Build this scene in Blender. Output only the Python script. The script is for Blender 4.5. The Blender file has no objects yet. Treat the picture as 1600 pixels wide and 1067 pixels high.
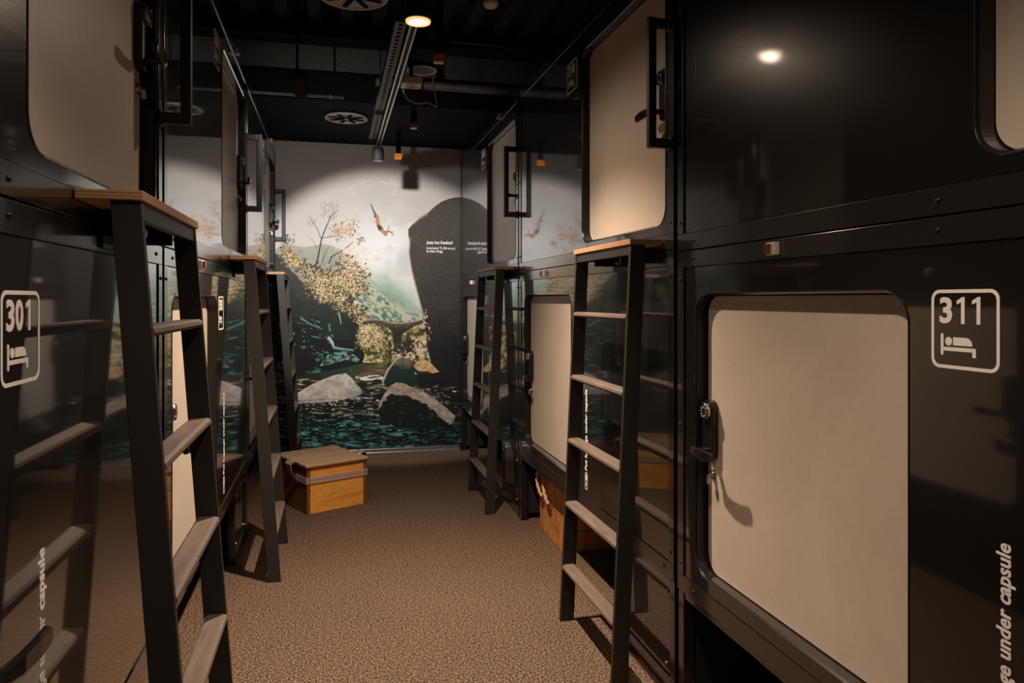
import bpy, bmesh, math, random
import numpy as np
from mathutils import Vector, Matrix
random.seed(7)
SC = bpy.context.scene
COL = SC.collection
PI = math.pi

# ------------------------------------------------------------------ camera, world, exposure
CAM_H = 1.45
YAW = math.radians(13.68)
cam_d = bpy.data.cameras.new('camera'); cam = bpy.data.objects.new('camera', cam_d); COL.objects.link(cam)
cam.location = (0, 0, CAM_H); cam.rotation_euler = (PI/2, 0, -YAW)
cam_d.sensor_width = 36; cam_d.lens = 1150/1600*36; cam_d.shift_y = -65.5/1600; cam_d.clip_start = 0.02
SC.camera = cam
SC.view_settings.view_transform = 'Standard'; SC.view_settings.look = 'None'
SC.view_settings.exposure = 0.0; SC.view_settings.gamma = 1.0; SC.view_settings.use_curve_mapping = False
W = bpy.data.worlds.new('world'); SC.world = W; W.use_nodes = True
W.node_tree.nodes['Background'].inputs[0].default_value = (1, .9, .8, 1)
W.node_tree.nodes['Background'].inputs[1].default_value = 0.004

# lamp settings (built further down inside their lamps)
DOWN_POWER = 480; DOWN_SIZE = math.radians(117); DOWN_BLEND = 1.0; DOWN_SPILL = .05; DOWN_COL = (1.0, .76, .56)
NEAR_POWER = 125
MURAL_POWER = 375; SPILL_POWER = 34; MURAL_COL = (1.0, .93, .86)

# the place (metres): corridor along +Y, camera at X=0
XR, XL = 1.2, -0.514          # capsule front planes
YB = 7.06                     # mural wall
ML = 2.27                     # capsule length
RIGHT_FAR = [2.415, 4.715, 7.015]     # far (left-hand) ends of right capsules
LEFT_NEAR = [0.185, 2.485, 4.785]     # near (left-hand) ends of left capsules

# ------------------------------------------------------------------ materials
def srgb(r, g, b): 
    f = lambda c: (c/255/12.92) if c/255 <= .04045 else ((c/255+.055)/1.055)**2.4
    return (f(r), f(g), f(b))
class NT:
    def __init__(s, name):
        s.m = bpy.data.materials.new(name); s.m.use_nodes = True; s.t = s.m.node_tree
        s.p = s.t.nodes['Principled BSDF']
    def n(s, typ, **kw):
        nd = s.t.nodes.new(typ)
        for k, v in kw.items():
            if k.startswith('i_'):
                nd.inputs[k[2:].replace('_', ' ')].default_value = v
            else: setattr(nd, k, v)
        return nd
    def l(s, a, ao, b, bi): s.t.links.new(a.outputs[ao], b.inputs[bi]); return b
    def coord(s, scale=(1,1,1), out='Object', rot=(0,0,0)):
        tc = s.n('ShaderNodeTexCoord'); mp = s.n('ShaderNodeMapping')
        mp.inputs['Scale'].default_value = scale; mp.inputs['Rotation'].default_value = rot
        s.l(tc, out, mp, 'Vector'); return mp
    def noise(s, mp, scale, detail=4, rough=.6, dist=0):
        nz = s.n('ShaderNodeTexNoise'); nz.inputs['Scale'].default_value = scale; nz.inputs['Detail'].default_value = detail
        nz.inputs['Roughness'].default_value = rough; nz.inputs['Distortion'].default_value = dist
        s.l(mp, 'Vector', nz, 'Vector'); return nz
    def ramp(s, src, out, stops):
        r = s.n('ShaderNodeValToRGB'); e = r.color_ramp.elements
        while len(e) < len(stops): e.new(.5)
        for i, (p, c) in enumerate(stops):
            e[i].position = p; e[i].color = (*c, 1) if len(c) == 3 else c
        s.l(src, out, r, 'Fac'); return r
    def bump(s, src, out, strength, dist=.001):
        b = s.n('ShaderNodeBump'); b.inputs['Strength'].default_value = strength; b.inputs['Distance'].default_value = dist
        s.l(src, out, b, 'Height'); s.l(b, 'Normal', s.p, 'Normal'); return b
    def set(s, col=None, rough=None, metal=None, spec=None, ior=None, coat=None, coat_r=None, coat_ior=None, emit=None, emit_s=None):
        p = s.p.inputs
        if col: p['Base Color'].default_value = (*col, 1)
        if rough is not None: p['Roughness'].default_value = rough
        if metal is not None: p['Metallic'].default_value = metal
        if spec is not None: p['Specular IOR Level'].default_value = spec
        if ior is not None: p['IOR'].default_value = ior
        if coat is not None: p['Coat Weight'].default_value = coat
        if coat_r is not None: p['Coat Roughness'].default_value = coat_r
        if coat_ior is not None: p['Coat IOR'].default_value = coat_ior
        if emit: p['Emission Color'].default_value = (*emit, 1)
        if emit_s is not None: p['Emission Strength'].default_value = emit_s
        return s
M = {}
def simple(name, col, rough, metal=0, spec=.5, grain=0, gscale=400, **kw):
    t = NT(name).set(col=col, rough=rough, metal=metal, spec=spec, **kw)
    if grain:
        mp = t.coord(); nz = t.noise(mp, gscale, 2)
        c0 = tuple(c*(1-grain) for c in col); c1 = tuple(min(1, c*(1+grain)) for c in col)
        r = t.ramp(nz, 'Fac', [(.3, c0), (.7, c1)]); t.l(r, 'Color', t.p, 'Base Color')
        t.bump(nz, 'Fac', .15, .0006)
    M[name] = t.m; return t
# semi-gloss powder coated black sheet: dark base under a clear gloss that grows towards grazing angles
def gloss_sheet(name, col, base_r, spec, gloss_r, f0, expo, amount):
    t = NT(name).set(col=col, rough=base_r, spec=spec)
    mp = t.coord(); nz = t.noise(mp, 900, 2); t.bump(nz, 'Fac', .03, .0002)
    lw = t.n('ShaderNodeLayerWeight'); lw.inputs['Blend'].default_value = .5
    pw = t.n('ShaderNodeMath', operation='POWER'); pw.inputs[1].default_value = expo; t.l(lw, 'Facing', pw, 0)
    ma = t.n('ShaderNodeMath', operation='MULTIPLY_ADD'); ma.inputs[1].default_value = amount; ma.inputs[2].default_value = f0; t.l(pw, 'Value', ma, 0)
    g = t.n('ShaderNodeBsdfGlossy'); g.inputs['Roughness'].default_value = gloss_r; g.inputs['Color'].default_value = (1, 1, 1, 1)
    mx = t.n('ShaderNodeMixShader'); t.l(ma, 'Value', mx, 'Fac'); t.t.links.new(t.p.outputs[0], mx.inputs[1]); t.t.links.new(g.outputs[0], mx.inputs[2])
    t.t.links.new(mx.outputs[0], t.t.nodes['Material Output'].inputs['Surface']); M[name] = t.m
gloss_sheet('black_panel', (.008, .0075, .007), .30, .15, .045, .009, 3.0, .95)
gloss_sheet('black_strip', (.012, .011, .0105), .36, .18, .12, .010, 3.0, .8)
simple('black_matte', (.007, .0066, .0063), .7)
simple('black_void', (.006, .006, .006), .9, spec=.1)
simple('black_steel', (.02, .0185, .017), .5, grain=.5, gscale=700)
simple('black_gloss', (.01, .01, .01), .18)
simple('black_lock', (.008, .008, .008), .28)
simple('black_keypad', (.014, .014, .016), .12)
simple('chrome', (.45, .42, .39), .25, metal=1)
simple('screw_steel', (.35, .33, .3), .3, metal=1)
simple('screw_black', (.004, .004, .004), .35)
simple('aluminium', (.62, .6, .58), .32, metal=1)
simple('sign_white', (.90, .87, .84), .6)
simple('mural_text', (.85, .85, .85), .6)
simple('cream_plastic', (.7, .6, .47), .4)
simple('amber_cover', (.16, .035, .012), .25)
simple('orange_cover', (.55, .13, .02), .35)
simple('orange_cover_lit', (.85, .28, .02), .35, emit=(1, .32, .02), emit_s=.45)
simple('grey_vent', (.48, .47, .44), .6)
simple('speaker_mesh', (.14, .14, .13), .7)
simple('white_ring', (.8, .78, .74), .5)
simple('duct_black', (.0045, .0045, .0045), .85, spec=.15)
simple('ceiling_black', (.007, .007, .007), .85, grain=.3, gscale=60)
simple('beam_grey', (.10, .10, .093), .9, grain=.3, gscale=90)
simple('strut_grey', (.06, .058, .055), .5, grain=.3, gscale=200)
simple('rail_white', (.5, .48, .45), .3, metal=.6)
simple('conduit_grey', (.10, .10, .10), .5)
simple('wall_dark', (.02, .019, .018), .9)
simple('lamp_lens', (.8, .8, .8), .4, emit=(.95, .97, 1.0), emit_s=.9)
simple('lamp_glow_ring', (.5, .2, .05), .4, emit=(1, .42, .12), emit_s=1.6)
simple('rope', (.50, .33, .18), .9, grain=.4, gscale=250)
simple('strap_leather', (.46, .34, .25), .7, grain=.2, gscale=150)
simple('rivet_dark', (.03, .025, .02), .4, metal=.6)
# carpet
t = NT('carpet').set(rough=.95, spec=.15)
mp = t.coord(); nz = t.noise(mp, 120, 2, .85); n2 = t.noise(mp, 1.6, 3)
r = t.ramp(nz, 'Fac', [(.40, (.018, .012, .009)), (.5, (.095, .062, .043)), (.60, (.30, .205, .14))])
mx = t.n('ShaderNodeMixRGB', blend_type='MULTIPLY'); mx.inputs['Fac'].default_value = .35
r2 = t.ramp(n2, 'Fac', [(.3, (.7, .7, .7)), (.7, (1, 1, 1))])
t.l(r, 'Color', mx, 'Color1'); t.l(r2, 'Color', mx, 'Color2'); t.l(mx, 'Color', t.p, 'Base Color')
t.bump(nz, 'Fac', .6, .003); M['carpet'] = t.m
# cream door laminate, faintly swirled
t = NT('door_laminate').set(rough=.42, spec=.4)
mp = t.coord(); n0 = t.noise(mp, 2.2, 5, .6, 1.0); n1 = t.noise(mp, 26, 5, .65, 1.6); n2 = t.noise(mp, 500, 2)
r = t.ramp(n0, 'Fac', [(.3, (.55, .475, .40)), (.7, (.62, .545, .465))])
r1 = t.ramp(n1, 'Fac', [(.35, (.94, .94, .94)), (.6, (1, 1, 1))])
mx = t.n('ShaderNodeMixRGB', blend_type='MULTIPLY'); mx.inputs['Fac'].default_value = .7
t.l(r, 'Color', mx, 'Color1'); t.l(r1, 'Color', mx, 'Color2'); t.l(mx, 'Color', t.p, 'Base Color')
t.bump(n1, 'Fac', .10, .004); M['door_laminate'] = t.m
# woods
def wood(name, c0, c1, c2, scale, stretch, rough=.5, fine=60):
    t = NT(name).set(rough=rough, spec=.35)
    mp = t.coord(stretch); nz = t.noise(mp, scale, 6, .65, 1.2); n2 = t.noise(mp, fine, 3)
    r = t.ramp(nz, 'Fac', [(.28, c0), (.5, c1), (.74, c2)])
    r2 = t.ramp(n2, 'Fac', [(.3, (.72, .72, .72)), (.6, (1, 1, 1))])
    mx = t.n('ShaderNodeMixRGB', blend_type='MULTIPLY'); mx.inputs['Fac'].default_value = .6
    t.l(r, 'Color', mx, 'Color1'); t.l(r2, 'Color', mx, 'Color2'); t.l(mx, 'Color', t.p, 'Base Color')
    t.bump(n2, 'Fac', .2, .001); M[name] = t.m
wood('box_front_wood', (.66, .28, .045), (.88, .42, .08), (.92, .50, .13), 5, (.5, 1, 3))
wood('box_lid_wood', (.44, .27, .14), (.60, .40, .23), (.68, .48, .31), 5, (.6, 3, 1))
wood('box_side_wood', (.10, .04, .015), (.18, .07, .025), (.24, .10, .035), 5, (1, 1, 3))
wood('box_post_wood', (.12, .045, .012), (.22, .085, .02), (.34, .14, .035), 6, (4, 4, .5))
wood('crate_plank', (.20, .07, .016), (.60, .25, .065), (.76, .36, .11), 7, (2.5, 2.5, .5))
wood('rung_wood', (.095, .073, .06), (.145, .114, .095), (.185, .147, .124), 8, (.4, 3, 3), fine=120)
# plywood: veneer layers seen on the edges
t = NT('plywood').set(rough=.55, spec=.35)
mp = t.coord(); wv = t.n('ShaderNodeTexWave', wave_type='BANDS', bands_direction='Z'); wv.inputs['Scale'].default_value = 48; wv.inputs['Distortion'].default_value = .6
t.l(mp, 'Vector', wv, 'Vector')
mp2 = t.coord((1, 6, 30)); nz = t.noise(mp2, 12, 4)
r = t.ramp(wv, 'Fac', [(.15, (.34, .18, .085)), (.5, (.46, .26, .13)), (.85, (.52, .31, .165))])
r2 = t.ramp(nz, 'Fac', [(.3, (.75, .75, .75)), (.65, (1, 1, 1))])
mx = t.n('ShaderNodeMixRGB', blend_type='MULTIPLY'); mx.inputs['Fac'].default_value = .7
t.l(r, 'Color', mx, 'Color1'); t.l(r2, 'Color', mx, 'Color2'); t.l(mx, 'Color', t.p, 'Base Color'); M['plywood'] = t.m
# printed mural: the print is stored as a colour attribute on a fine grid
t = NT('mural_print').set(rough=.62, spec=.25)
at = t.n('ShaderNodeAttribute', attribute_name='print'); t.l(at, 'Color', t.p, 'Base Color'); M['mural_print'] = t.m

# ------------------------------------------------------------------ mesh helpers
class MB:
    def __init__(s): s.v = []; s.f = []
    def add(s, v, f):
        o = len(s.v); s.v += [tuple(p) for p in v]; s.f += [tuple(i+o for i in q) for q in f]; return s
    def box(s, x0, x1, y0, y1, z0, z1):
        return s.add([(x0,y0,z0),(x1,y0,z0),(x1,y1,z0),(x0,y1,z0),(x0,y0,z1),(x1,y0,z1),(x1,y1,z1),(x0,y1,z1)],
                     [(0,3,2,1),(4,5,6,7),(0,1,5,4),(1,2,6,5),(2,3,7,6),(3,0,4,7)])
    def prism(s, poly, axis, a0, a1):      # poly in the two other axes, in cyclic order of (x,y,z)
        def P(p, a): return {'x': (a, p[0], p[1]), 'y': (p[0], a, p[1]), 'z': (p[0], p[1], a)}[axis]
        n = len(poly); v = [P(p, a0) for p in poly] + [P(p, a1) for p in poly]
        f = [tuple(range(n))[::-1], tuple(range(n, 2*n))] + [(i, (i+1) % n, n+(i+1) % n, n+i) for i in range(n)]
        return s.add(v, f)
    def cyl(s, p0, p1, r0, r1=None, n=16, caps=True):
        r1 = r0 if r1 is None else r1; p0 = Vector(p0); p1 = Vector(p1); d = (p1-p0).normalized()
        a = d.orthogonal().normalized(); b = d.cross(a); v = []
        for p, r in ((p0, r0), (p1, r1)):
            for i in range(n):
                t = 2*PI*i/n; v.append(p + (a*math.cos(t)+b*math.sin(t))*r)
        f = [(i, (i+1) % n, n+(i+1) % n, n+i) for i in range(n)]
        if caps: f += [tuple(range(n))[::-1], tuple(range(n, 2*n))]
        return s.add(v, f)
    def tube(s, path, r, n=8):
        path = [Vector(p) for p in path]; v = []; ref = None
        for i, p in enumerate(path):
            d = (path[min(i+1, len(path)-1)] - path[max(i-1, 0)]).normalized()
            a = d.orthogonal().normalized() if ref is None else (ref - d*ref.dot(d)).normalized()
            ref = a; b = d.cross(a)
            for k in range(n):
                t = 2*PI*k/n; v.append(p + (a*math.cos(t)+b*math.sin(t))*r)
        f = []
        for i in range(len(path)-1):
            for k in range(n): f.append((i*n+k, i*n+(k+1) % n, (i+1)*n+(k+1) % n, (i+1)*n+k))
        f += [tuple(range(n))[::-1], tuple(range((len(path)-1)*n, len(path)*n))]
        return s.add(v, f)
    def lathe(s, prof, n=24, M4=None, ring=False):      # prof: (r, h) along +Z; ring = closed profile, open middle
        v = []; prof = list(prof) + ([prof[0]] if ring else [])
        for r, h in prof:
            for k in range(n):
                t = 2*PI*k/n; v.append(Vector((r*math.cos(t), r*math.sin(t), h)))
        if M4 is not None: v = [M4 @ p for p in v]
        f = []
        for i in range(len(prof)-1):
            for k in range(n): f.append((i*n+k, i*n+(k+1) % n, (i+1)*n+(k+1) % n, (i+1)*n+k))
        if not ring: f += [tuple(range(n))[::-1], tuple(range((len(prof)-1)*n, len(prof)*n))]
        return s.add(v, f)
    def mesh(s, name, mat, bevel=0, smooth=False, segs=2):
        me = bpy.data.meshes.new(name); me.from_pydata([tuple(p) for p in s.v], [], s.f)
        if bevel or True:
            bm = bmesh.new(); bm.from_mesh(me); bmesh.ops.recalc_face_normals(bm, faces=bm.faces[:])
            if bevel:
                es = [e for e in bm.edges if len(e.link_faces) == 2 and e.calc_face_angle(0) > .6]
                bmesh.ops.bevel(bm, geom=es, offset=bevel, segments=segs, affect='EDGES', profile=.5, clamp_overlap=True)
            bm.to_mesh(me); bm.free()
        if smooth: me.polygons.foreach_set('use_smooth', [True]*len(me.polygons))
        me.materials.append(M[mat]); return me
def link(name, me, parent=None, loc=(0,0,0), rot=(0,0,0)):
    o = bpy.data.objects.new(name, me); COL.objects.link(o); o.location = loc; o.rotation_euler = rot
    if parent: o.parent = parent
    return o
def smooth_angle(o, deg=40):
    me = o.data; me.polygons.foreach_set('use_smooth', [True]*len(me.polygons))
    try: me.set_sharp_from_angle(angle=math.radians(deg))
    except Exception: pass
    return o
def empty(name, loc=(0,0,0), rz=0):
    o = bpy.data.objects.new(name, None); COL.objects.link(o); o.location = loc; o.rotation_euler = (0,0,rz); o.empty_display_size = .1
    return o
def tag(o, label=None, cat=None, group=None, kind=None):
    if label: o['label'] = label
    if cat: o['category'] = cat
    if group: o['group'] = group
    if kind: o['kind'] = kind
    return o
def rr(x0, x1, z0, z1, r, n=7):
    pts = []
    for cx, cz, a0 in ((x1-r, z1-r, 0), (x0+r, z1-r, PI/2), (x0+r, z0+r, PI), (x1-r, z0+r, 1.5*PI)):
        for i in range(n+1):
            a = a0 + PI/2*i/n; pts.append((cx+r*math.cos(a), cz+r*math.sin(a)))
    return pts
def holed_plate(outer, inner, y):
    bm = bmesh.new(); es = []
    for loop in (outer, inner):
        vs = [bm.verts.new((p[0], y, p[1])) for p in loop]
        es += [bm.edges.new((vs[i], vs[(i+1) % len(vs)])) for i in range(len(vs))]
    bmesh.ops.triangle_fill(bm, edges=es, use_beauty=True, normal=(0, -1, 0))
    v = [tuple(x.co) for x in bm.verts]; bm.verts.index_update(); f = [tuple(x.index for x in q.verts) for q in bm.faces]
    bm.free(); return v, f
def loops(mb, ls):                         # bridge equal-length loops of 3D points
    n = len(ls[0]); v = [p for l in ls for p in l]; f = []
    for i in range(len(ls)-1):
        for k in range(n): f.append((i*n+k, i*n+(k+1) % n, (i+1)*n+(k+1) % n, (i+1)*n+k))
    return mb.add(v, f)
_tc = {}
def text_mesh(txt, size, mat, bold=.02, sx=1.0, align='LEFT', shear=0, to=lambda x, y, z: (x, -z, y), extrude=.0004):
    cu = bpy.data.curves.new('lettering', 'FONT'); cu.body = txt; cu.size = size; cu.offset = bold*size; cu.align_x = align
    cu.extrude = extrude; cu.shear = shear; cu.resolution_u = 3; cu.space_character = 1 + bold
    o = bpy.data.objects.new('lettering_tmp', cu); COL.objects.link(o)
    dg = bpy.context.evaluated_depsgraph_get(); dg.update()
    src = bpy.data.meshes.new_from_object(o.evaluated_get(dg))
    v = [to(p.co.x*sx, p.co.y, p.co.z+extrude) for p in src.vertices]; f = [tuple(p.vertices) for p in src.polygons]
    me = bpy.data.meshes.new('lettering'); me.from_pydata(v, [], f); me.materials.append(M[mat])
    bpy.data.objects.remove(o); bpy.data.curves.remove(cu); bpy.data.meshes.remove(src)
    return me
def extent(me, ax):
    c = [v.co[ax] for v in me.vertices]; return min(c), max(c)

# ------------------------------------------------------------------ the setting
def struct(name, mb, mat, label, cat, **kw):
    o = link(name, mb.mesh(name, mat, **kw)); tag(o, label, cat, kind='structure'); return o
struct('floor', MB().box(-2.0, 2.7, -3.2, 7.3, -.05, 0), 'carpet', 'brown speckled carpet floor of the corridor', 'floor')
struct('wall_back', MB().box(-2.0, 2.7, 7.075, 7.25, 0, 3.7), 'wall_dark', 'end wall of the corridor behind the mural', 'wall')
struct('wall_rear', MB().box(-2.0, 2.7, -3.3, -3.2, 0, 3.7), 'wall_dark', 'dark wall behind the camera', 'wall')
struct('wall_left', MB().box(-2.0, -1.85, -3.2, 7.075, 0, 3.7), 'wall_dark', 'dark side wall behind the left capsules', 'wall')
struct('wall_right', MB().box(2.55, 2.7, -3.2, 7.075, 0, 3.7), 'wall_dark', 'dark side wall behind the right capsules', 'wall')
# corrugated deck ceiling: trapezoid ribs along the corridor
mb = MB(); xs = -1.85; prof = []
while xs < 2.55:
    prof += [(xs, 3.32), (xs+.075, 3.32), (xs+.10, 3.25), (xs+.175, 3.25), (xs+.20, 3.32)]; xs += .20
v = [(p[0], -3.2, p[1]) for p in prof] + [(p[0], 5.0, p[1]) for p in prof]; n = len(prof)
mb.add(v, [(i, i+1, n+i+1, n+i) for i in range(n-1)]); mb.box(-1.85, 2.55, -3.2, 7.075, 3.42, 3.5)
struct('ceiling', mb, 'ceiling_black', 'black corrugated deck ceiling', 'ceiling')
struct('trim_1', MB().box(-1.85, 2.55, 4.95, 5.15, 3.165, 3.42), 'duct_black', 'black cross beam under the deck ceiling', 'beam', bevel=.01)
g = struct('trim_2', MB().box(-1.85, .005, 5.62, 5.66, 3.12, 3.42).box(.02, 2.55, 5.62, 5.66, 3.12, 3.42), 'beam_grey', 'dark grey board face above the lowered ceiling', 'beam')
struct('trim_3', MB().box(-1.85, 2.55, 5.56, 7.06, 2.907, 3.12), 'duct_black', 'black lowered ceiling box in front of the mural', 'soffit')
mb = MB().box(-.50, 1.19, 7.028, 7.048, .012, .045).box(-.50, 1.19, 7.022, 7.048, 0, .012)
b = struct('baseboard_back', mb, 'aluminium', 'brushed aluminium baseboard under the mural', 'baseboard', bevel=.0015)

# ------------------------------------------------------------------ the mural print
def build_mural():
    x0, x1, z0, z1 = -.60, 1.26, .046, 2.905
    nx, nz = 460, 700
    X, Z = np.meshgrid(np.linspace(x0, x1, nx), np.linspace(z0, z1, nz))
    # artwork canvas: the print was measured on a 1600-wide plate, rectified here to wall metres
    D = .2365*X + .9716*7.05
    px = 520 + 1150*X/.9716/D; py = 468 - 1150*(Z-CAM_H)/D
    rng = np.random.default_rng(3)
    def vnoise(fx, fy, seed):
        r = np.random.default_rng(seed).random((256, 256))
        ix = np.floor(fx).astype(int); iy = np.floor(fy).astype(int); tx = fx-ix; ty = fy-iy
        tx = tx*tx*(3-2*tx); ty = ty*ty*(3-2*ty)
        a = r[iy % 256, ix % 256]; b = r[iy % 256, (ix+1) % 256]; c = r[(iy+1) % 256, ix % 256]; d = r[(iy+1) % 256, (ix+1) % 256]
        return (a*(1-tx)+b*tx)*(1-ty) + (c*(1-tx)+d*tx)*ty
    def fbm(sx, sy, seed, o=4):
        nonlocal px, py
        s = 0; a = .5; tot = 0
        for k in range(o):
            s = s + a*vnoise(px/sx*2**k+31*k, py/sy*2**k+17*k, seed+k); tot += a; a *= .55
        return s/tot
    def lin(c): return np.array(srgb(*c))
    C = np.zeros((nz, nx, 3)); C[:] = lin((186, 184, 181))
    def poly(pts):
        m = np.zeros(px.shape, bool); n = len(pts); j = n-1
        for i in range(n):
            xi, yi = pts[i]; xj, yj = pts[j]
            c = ((yi > py) != (yj > py)) & (px < (xj-xi)*(py-yi)/((yj-yi) or 1e-9)+xi); m ^= c; j = i
        return m
    def wob(amp, sc, seed):
        return (fbm(sc, sc, seed)-.5)*amp
    def put(m, col, a=1.0):
        a = a*np.ones(px.shape) if np.isscalar(a) else a
        k = (m*a)[..., None]; col = lin(col) if isinstance(col, tuple) else col
        C[:] = C*(1-k) + col*k
    def seg(p, q, w0, w1=None):
        w1 = w0 if w1 is None else w1
        dx, dy = q[0]-p[0], q[1]-p[1]; L2 = dx*dx+dy*dy
        t = np.clip(((px-p[0])*dx+(py-p[1])*dy)/L2, 0, 1)
        d = np.hypot(px-p[0]-t*dx, py-p[1]-t*dy); w = w0+(w1-w0)*t
        return np.clip(w-d+.4, 0, 1)
    def line(pts, w0, w1, col, a=1.0):
        n = len(pts)-1
        for i in range(n):
            put(seg(pts[i], pts[i+1], w0+(w1-w0)*i/n, w0+(w1-w0)*(i+1)/n), col, a)
    def grad(c0, c1, t): t = np.clip(t, 0, 1)[..., None]; return lin(c0)*(1-t)+lin(c1)*t
    # sky, clouds
    C[:] = grad((170, 163, 158), (184, 184, 184), (py-250)/130)
    put(np.exp(-((px-606)/62)**2-((py-385)/62)**2), (206, 208, 210), .9)
    cl = fbm(38, 26, 11)
    put(np.clip((cl-.5)*6, 0, 1), (174, 172, 170), .5)
    put(np.clip(1-((px-590)/36)**2-((py-305)/26)**2, 0, 1)*(.4+cl), (172, 172, 172), .7)
    e = np.hypot((px-590)/34, (py-306)/25)-1+(fbm(14, 12, 13)-.5)*1.1; put(np.exp(-(e/.09)**2)*(py < 306), (200, 196, 192), .4); put((e < 0)*np.clip(1-(py-285)/50, 0, 1), (168, 167, 166), .35)
    put(np.clip(1-((px-648)/30)**2-((py-318)/16)**2, 0, 1), (176, 170, 166), .5)
    put(np.clip(1-((px-634)/20)**2-((py-408)/28)**2, 0, 1), (166, 170, 174), .8)
    # far hills left
    h = poly([(425, 392), (447, 380), (462, 384), (474, 386), (490, 384), (505, 381), (520, 384), (540, 396), (560, 420), (560, 470), (425, 470)])
    put(h, grad((150, 153, 147), (128, 133, 126), (py-380)/60 + wob(.6, 12, 5)))
    # misty mountain centre
    ridge = poly([(560, 408), (590, 416), (606, 416), (618, 424), (632, 437), (648, 452), (662, 470), (672, 520), (560, 540)])
    top_r = np.interp(px, [556, 590, 606, 618, 632, 648, 662, 680], [404, 412, 412, 421, 434, 449, 467, 480])
    dep = py - top_r + wob(14, 9, 6)
    mist = np.clip(dep/30, 0, 1)
    put(ridge, grad((176, 182, 178), (92, 132, 112), dep/62), mist)
    ux = (px*.84+py*.54); uy = (py*.84-px*.54)                    # streaks run down the slope
    tx = .6*vnoise(ux/7, uy/2.6, 21)+.4*vnoise(ux/2.6, uy/1.6, 22)
    body = ridge*np.clip((dep-8)/34, 0, 1)
    left = np.clip(((px-556)*.72+424-py)*-.09, 0, 1)              # sunlit wooded flank lower left
    put(body*left*np.clip((tx-.42)*7, 0, 1), (182, 172, 148), .72)
    put(body*left*np.clip((.40-tx)*8, 0, 1), (66, 84, 66), .75)
    put(body*(1-left)*np.clip((tx-.60)*7, 0, 1)*(py > 466), (164, 152, 122), .7)
    put(body*(1-left)*np.clip((.45-tx)*5, 0, 1)*np.clip((py-450)/40, 0, 1), (44, 108, 86), .6)
    put(body*np.clip((py-478)/26, 0, 1)*(tx < .52), (40, 84, 64), .55)
    line([(618, 424), (634, 439), (650, 455)], 1.0, .7, (188, 174, 156), .4)
    line([(572, 428), (584, 436), (597, 446)], 1.2, .4, (210, 196, 172), .6); line([(574, 448), (588, 455)], .9, .3, (206, 192, 168), .5)
    # gorge floor behind the bridge
    gb = poly([(555, 505), (668, 502), (672, 566), (640, 575), (560, 562)])
    g1 = fbm(7, 6, 31, 3)
    put(gb, grad((64, 62, 34), (176, 164, 106), (g1-.36)*3.2))
    put(gb*(fbm(4, 4, 35, 2) < .36), (34, 38, 24), .8)
    put(gb*(px > 632)*(g1 > .6), (150, 146, 120), .8)
    # left cliff
    cliff = poly([(420, 392), (440, 400), (456, 424), (472, 440), (486, 452), (520, 460), (552, 470), (560, 500), (562, 535), (570, 556), (566, 568), (520, 578), (420, 596)])
    put(cliff, grad((56, 58, 53), (11, 14, 13), (py-425+wob(46, 12, 41))/85)*(.7+.6*fbm(5, 4, 49, 3)[..., None]))
    put(cliff*(px > 500)*(py > 455)*(py < 530), (20, 44, 34), .45)
    st = fbm(16, 4.2, 43, 4); s2 = vnoise((px*.86+py*.5)/5, (py*.86-px*.5)/2.0, 44)
    band = (py > 492+(px-460)*.25)*(py < 540+(px-460)*.3)*(px < 520)
    put(cliff*band*np.clip((s2-.72)*8, 0, 1)*(st > .45), (80, 130, 116), .8)
    put(cliff*(py > 545)*(st > .62)*(px < 505), (60, 118, 110), .7)
    shelf = poly([(505, 562), (515, 552), (530, 548), (548, 550), (562, 562), (560, 566), (540, 562), (520, 568), (500, 572)])
    put(shelf, grad((14, 34, 30), (112, 146, 132), (fbm(4, 3, 47, 4)-.38)*3.2))
    line([(522, 543), (533, 545), (552, 547)], 2.2, 1.2, (100, 150, 136), .8)
    line([(514, 528), (519, 535), (521, 541)], 2.4, 1.6, (150, 176, 166), .9)
    line([(514, 508), (516, 518)], 1, .6, (120, 160, 146), .7); line([(530, 492), (533, 506)], 1.2, .6, (140, 176, 160), .8)
    line([(470, 497), (486, 507), (503, 514)], 1.4, .6, (90, 150, 136), .7)
    # bare tree
    br = (62, 50, 44)
    line([(493, 416), (497, 402), (501, 380), (503, 371), (509, 356), (516, 340), (522, 333), (528, 328)], 1.5, .5, br)
    line([(501, 372), (496, 358), (488, 346), (484, 338)], .8, .35, br, .85)
    line([(504, 372), (513, 370), (524, 369), (534, 367)], .8, .4, br, .85)
    line([(514, 411), (518, 401), (534, 392), (545, 384), (551, 378)], 1.3, .6, br)
    line([(495, 388), (488, 374), (480, 368)], .6, .3, br, .7)
    line([(503, 410), (508, 394), (514, 384)], .9, .4, br, .8); line([(497, 410), (487, 418)], 1.4, 1.0, br)
    for k in range(46):
        a = rng.uniform(-2.6, -.5); l = rng.uniform(5, 12); p = (rng.uniform(500, 530), rng.uniform(318, 345))
        line([p, (p[0]+l*math.cos(a), p[1]+l*math.sin(a))], .42, .2, (110, 96, 88), .6)
    for k in range(20):
        a = rng.uniform(-2.4, -.8); l = rng.uniform(4, 9); p = (rng.uniform(481, 496), rng.uniform(340, 356))
        line([p, (p[0]+l*math.cos(a), p[1]+l*math.sin(a))], .38, .2, (120, 108, 98), .55)
    for k in range(14):
        p = (rng.uniform(495, 535), 412); line([p, (p[0]+rng.uniform(-3, 8), p[1]-rng.uniform(10, 28))], .45, .25, (90, 84, 76), .6)
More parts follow.
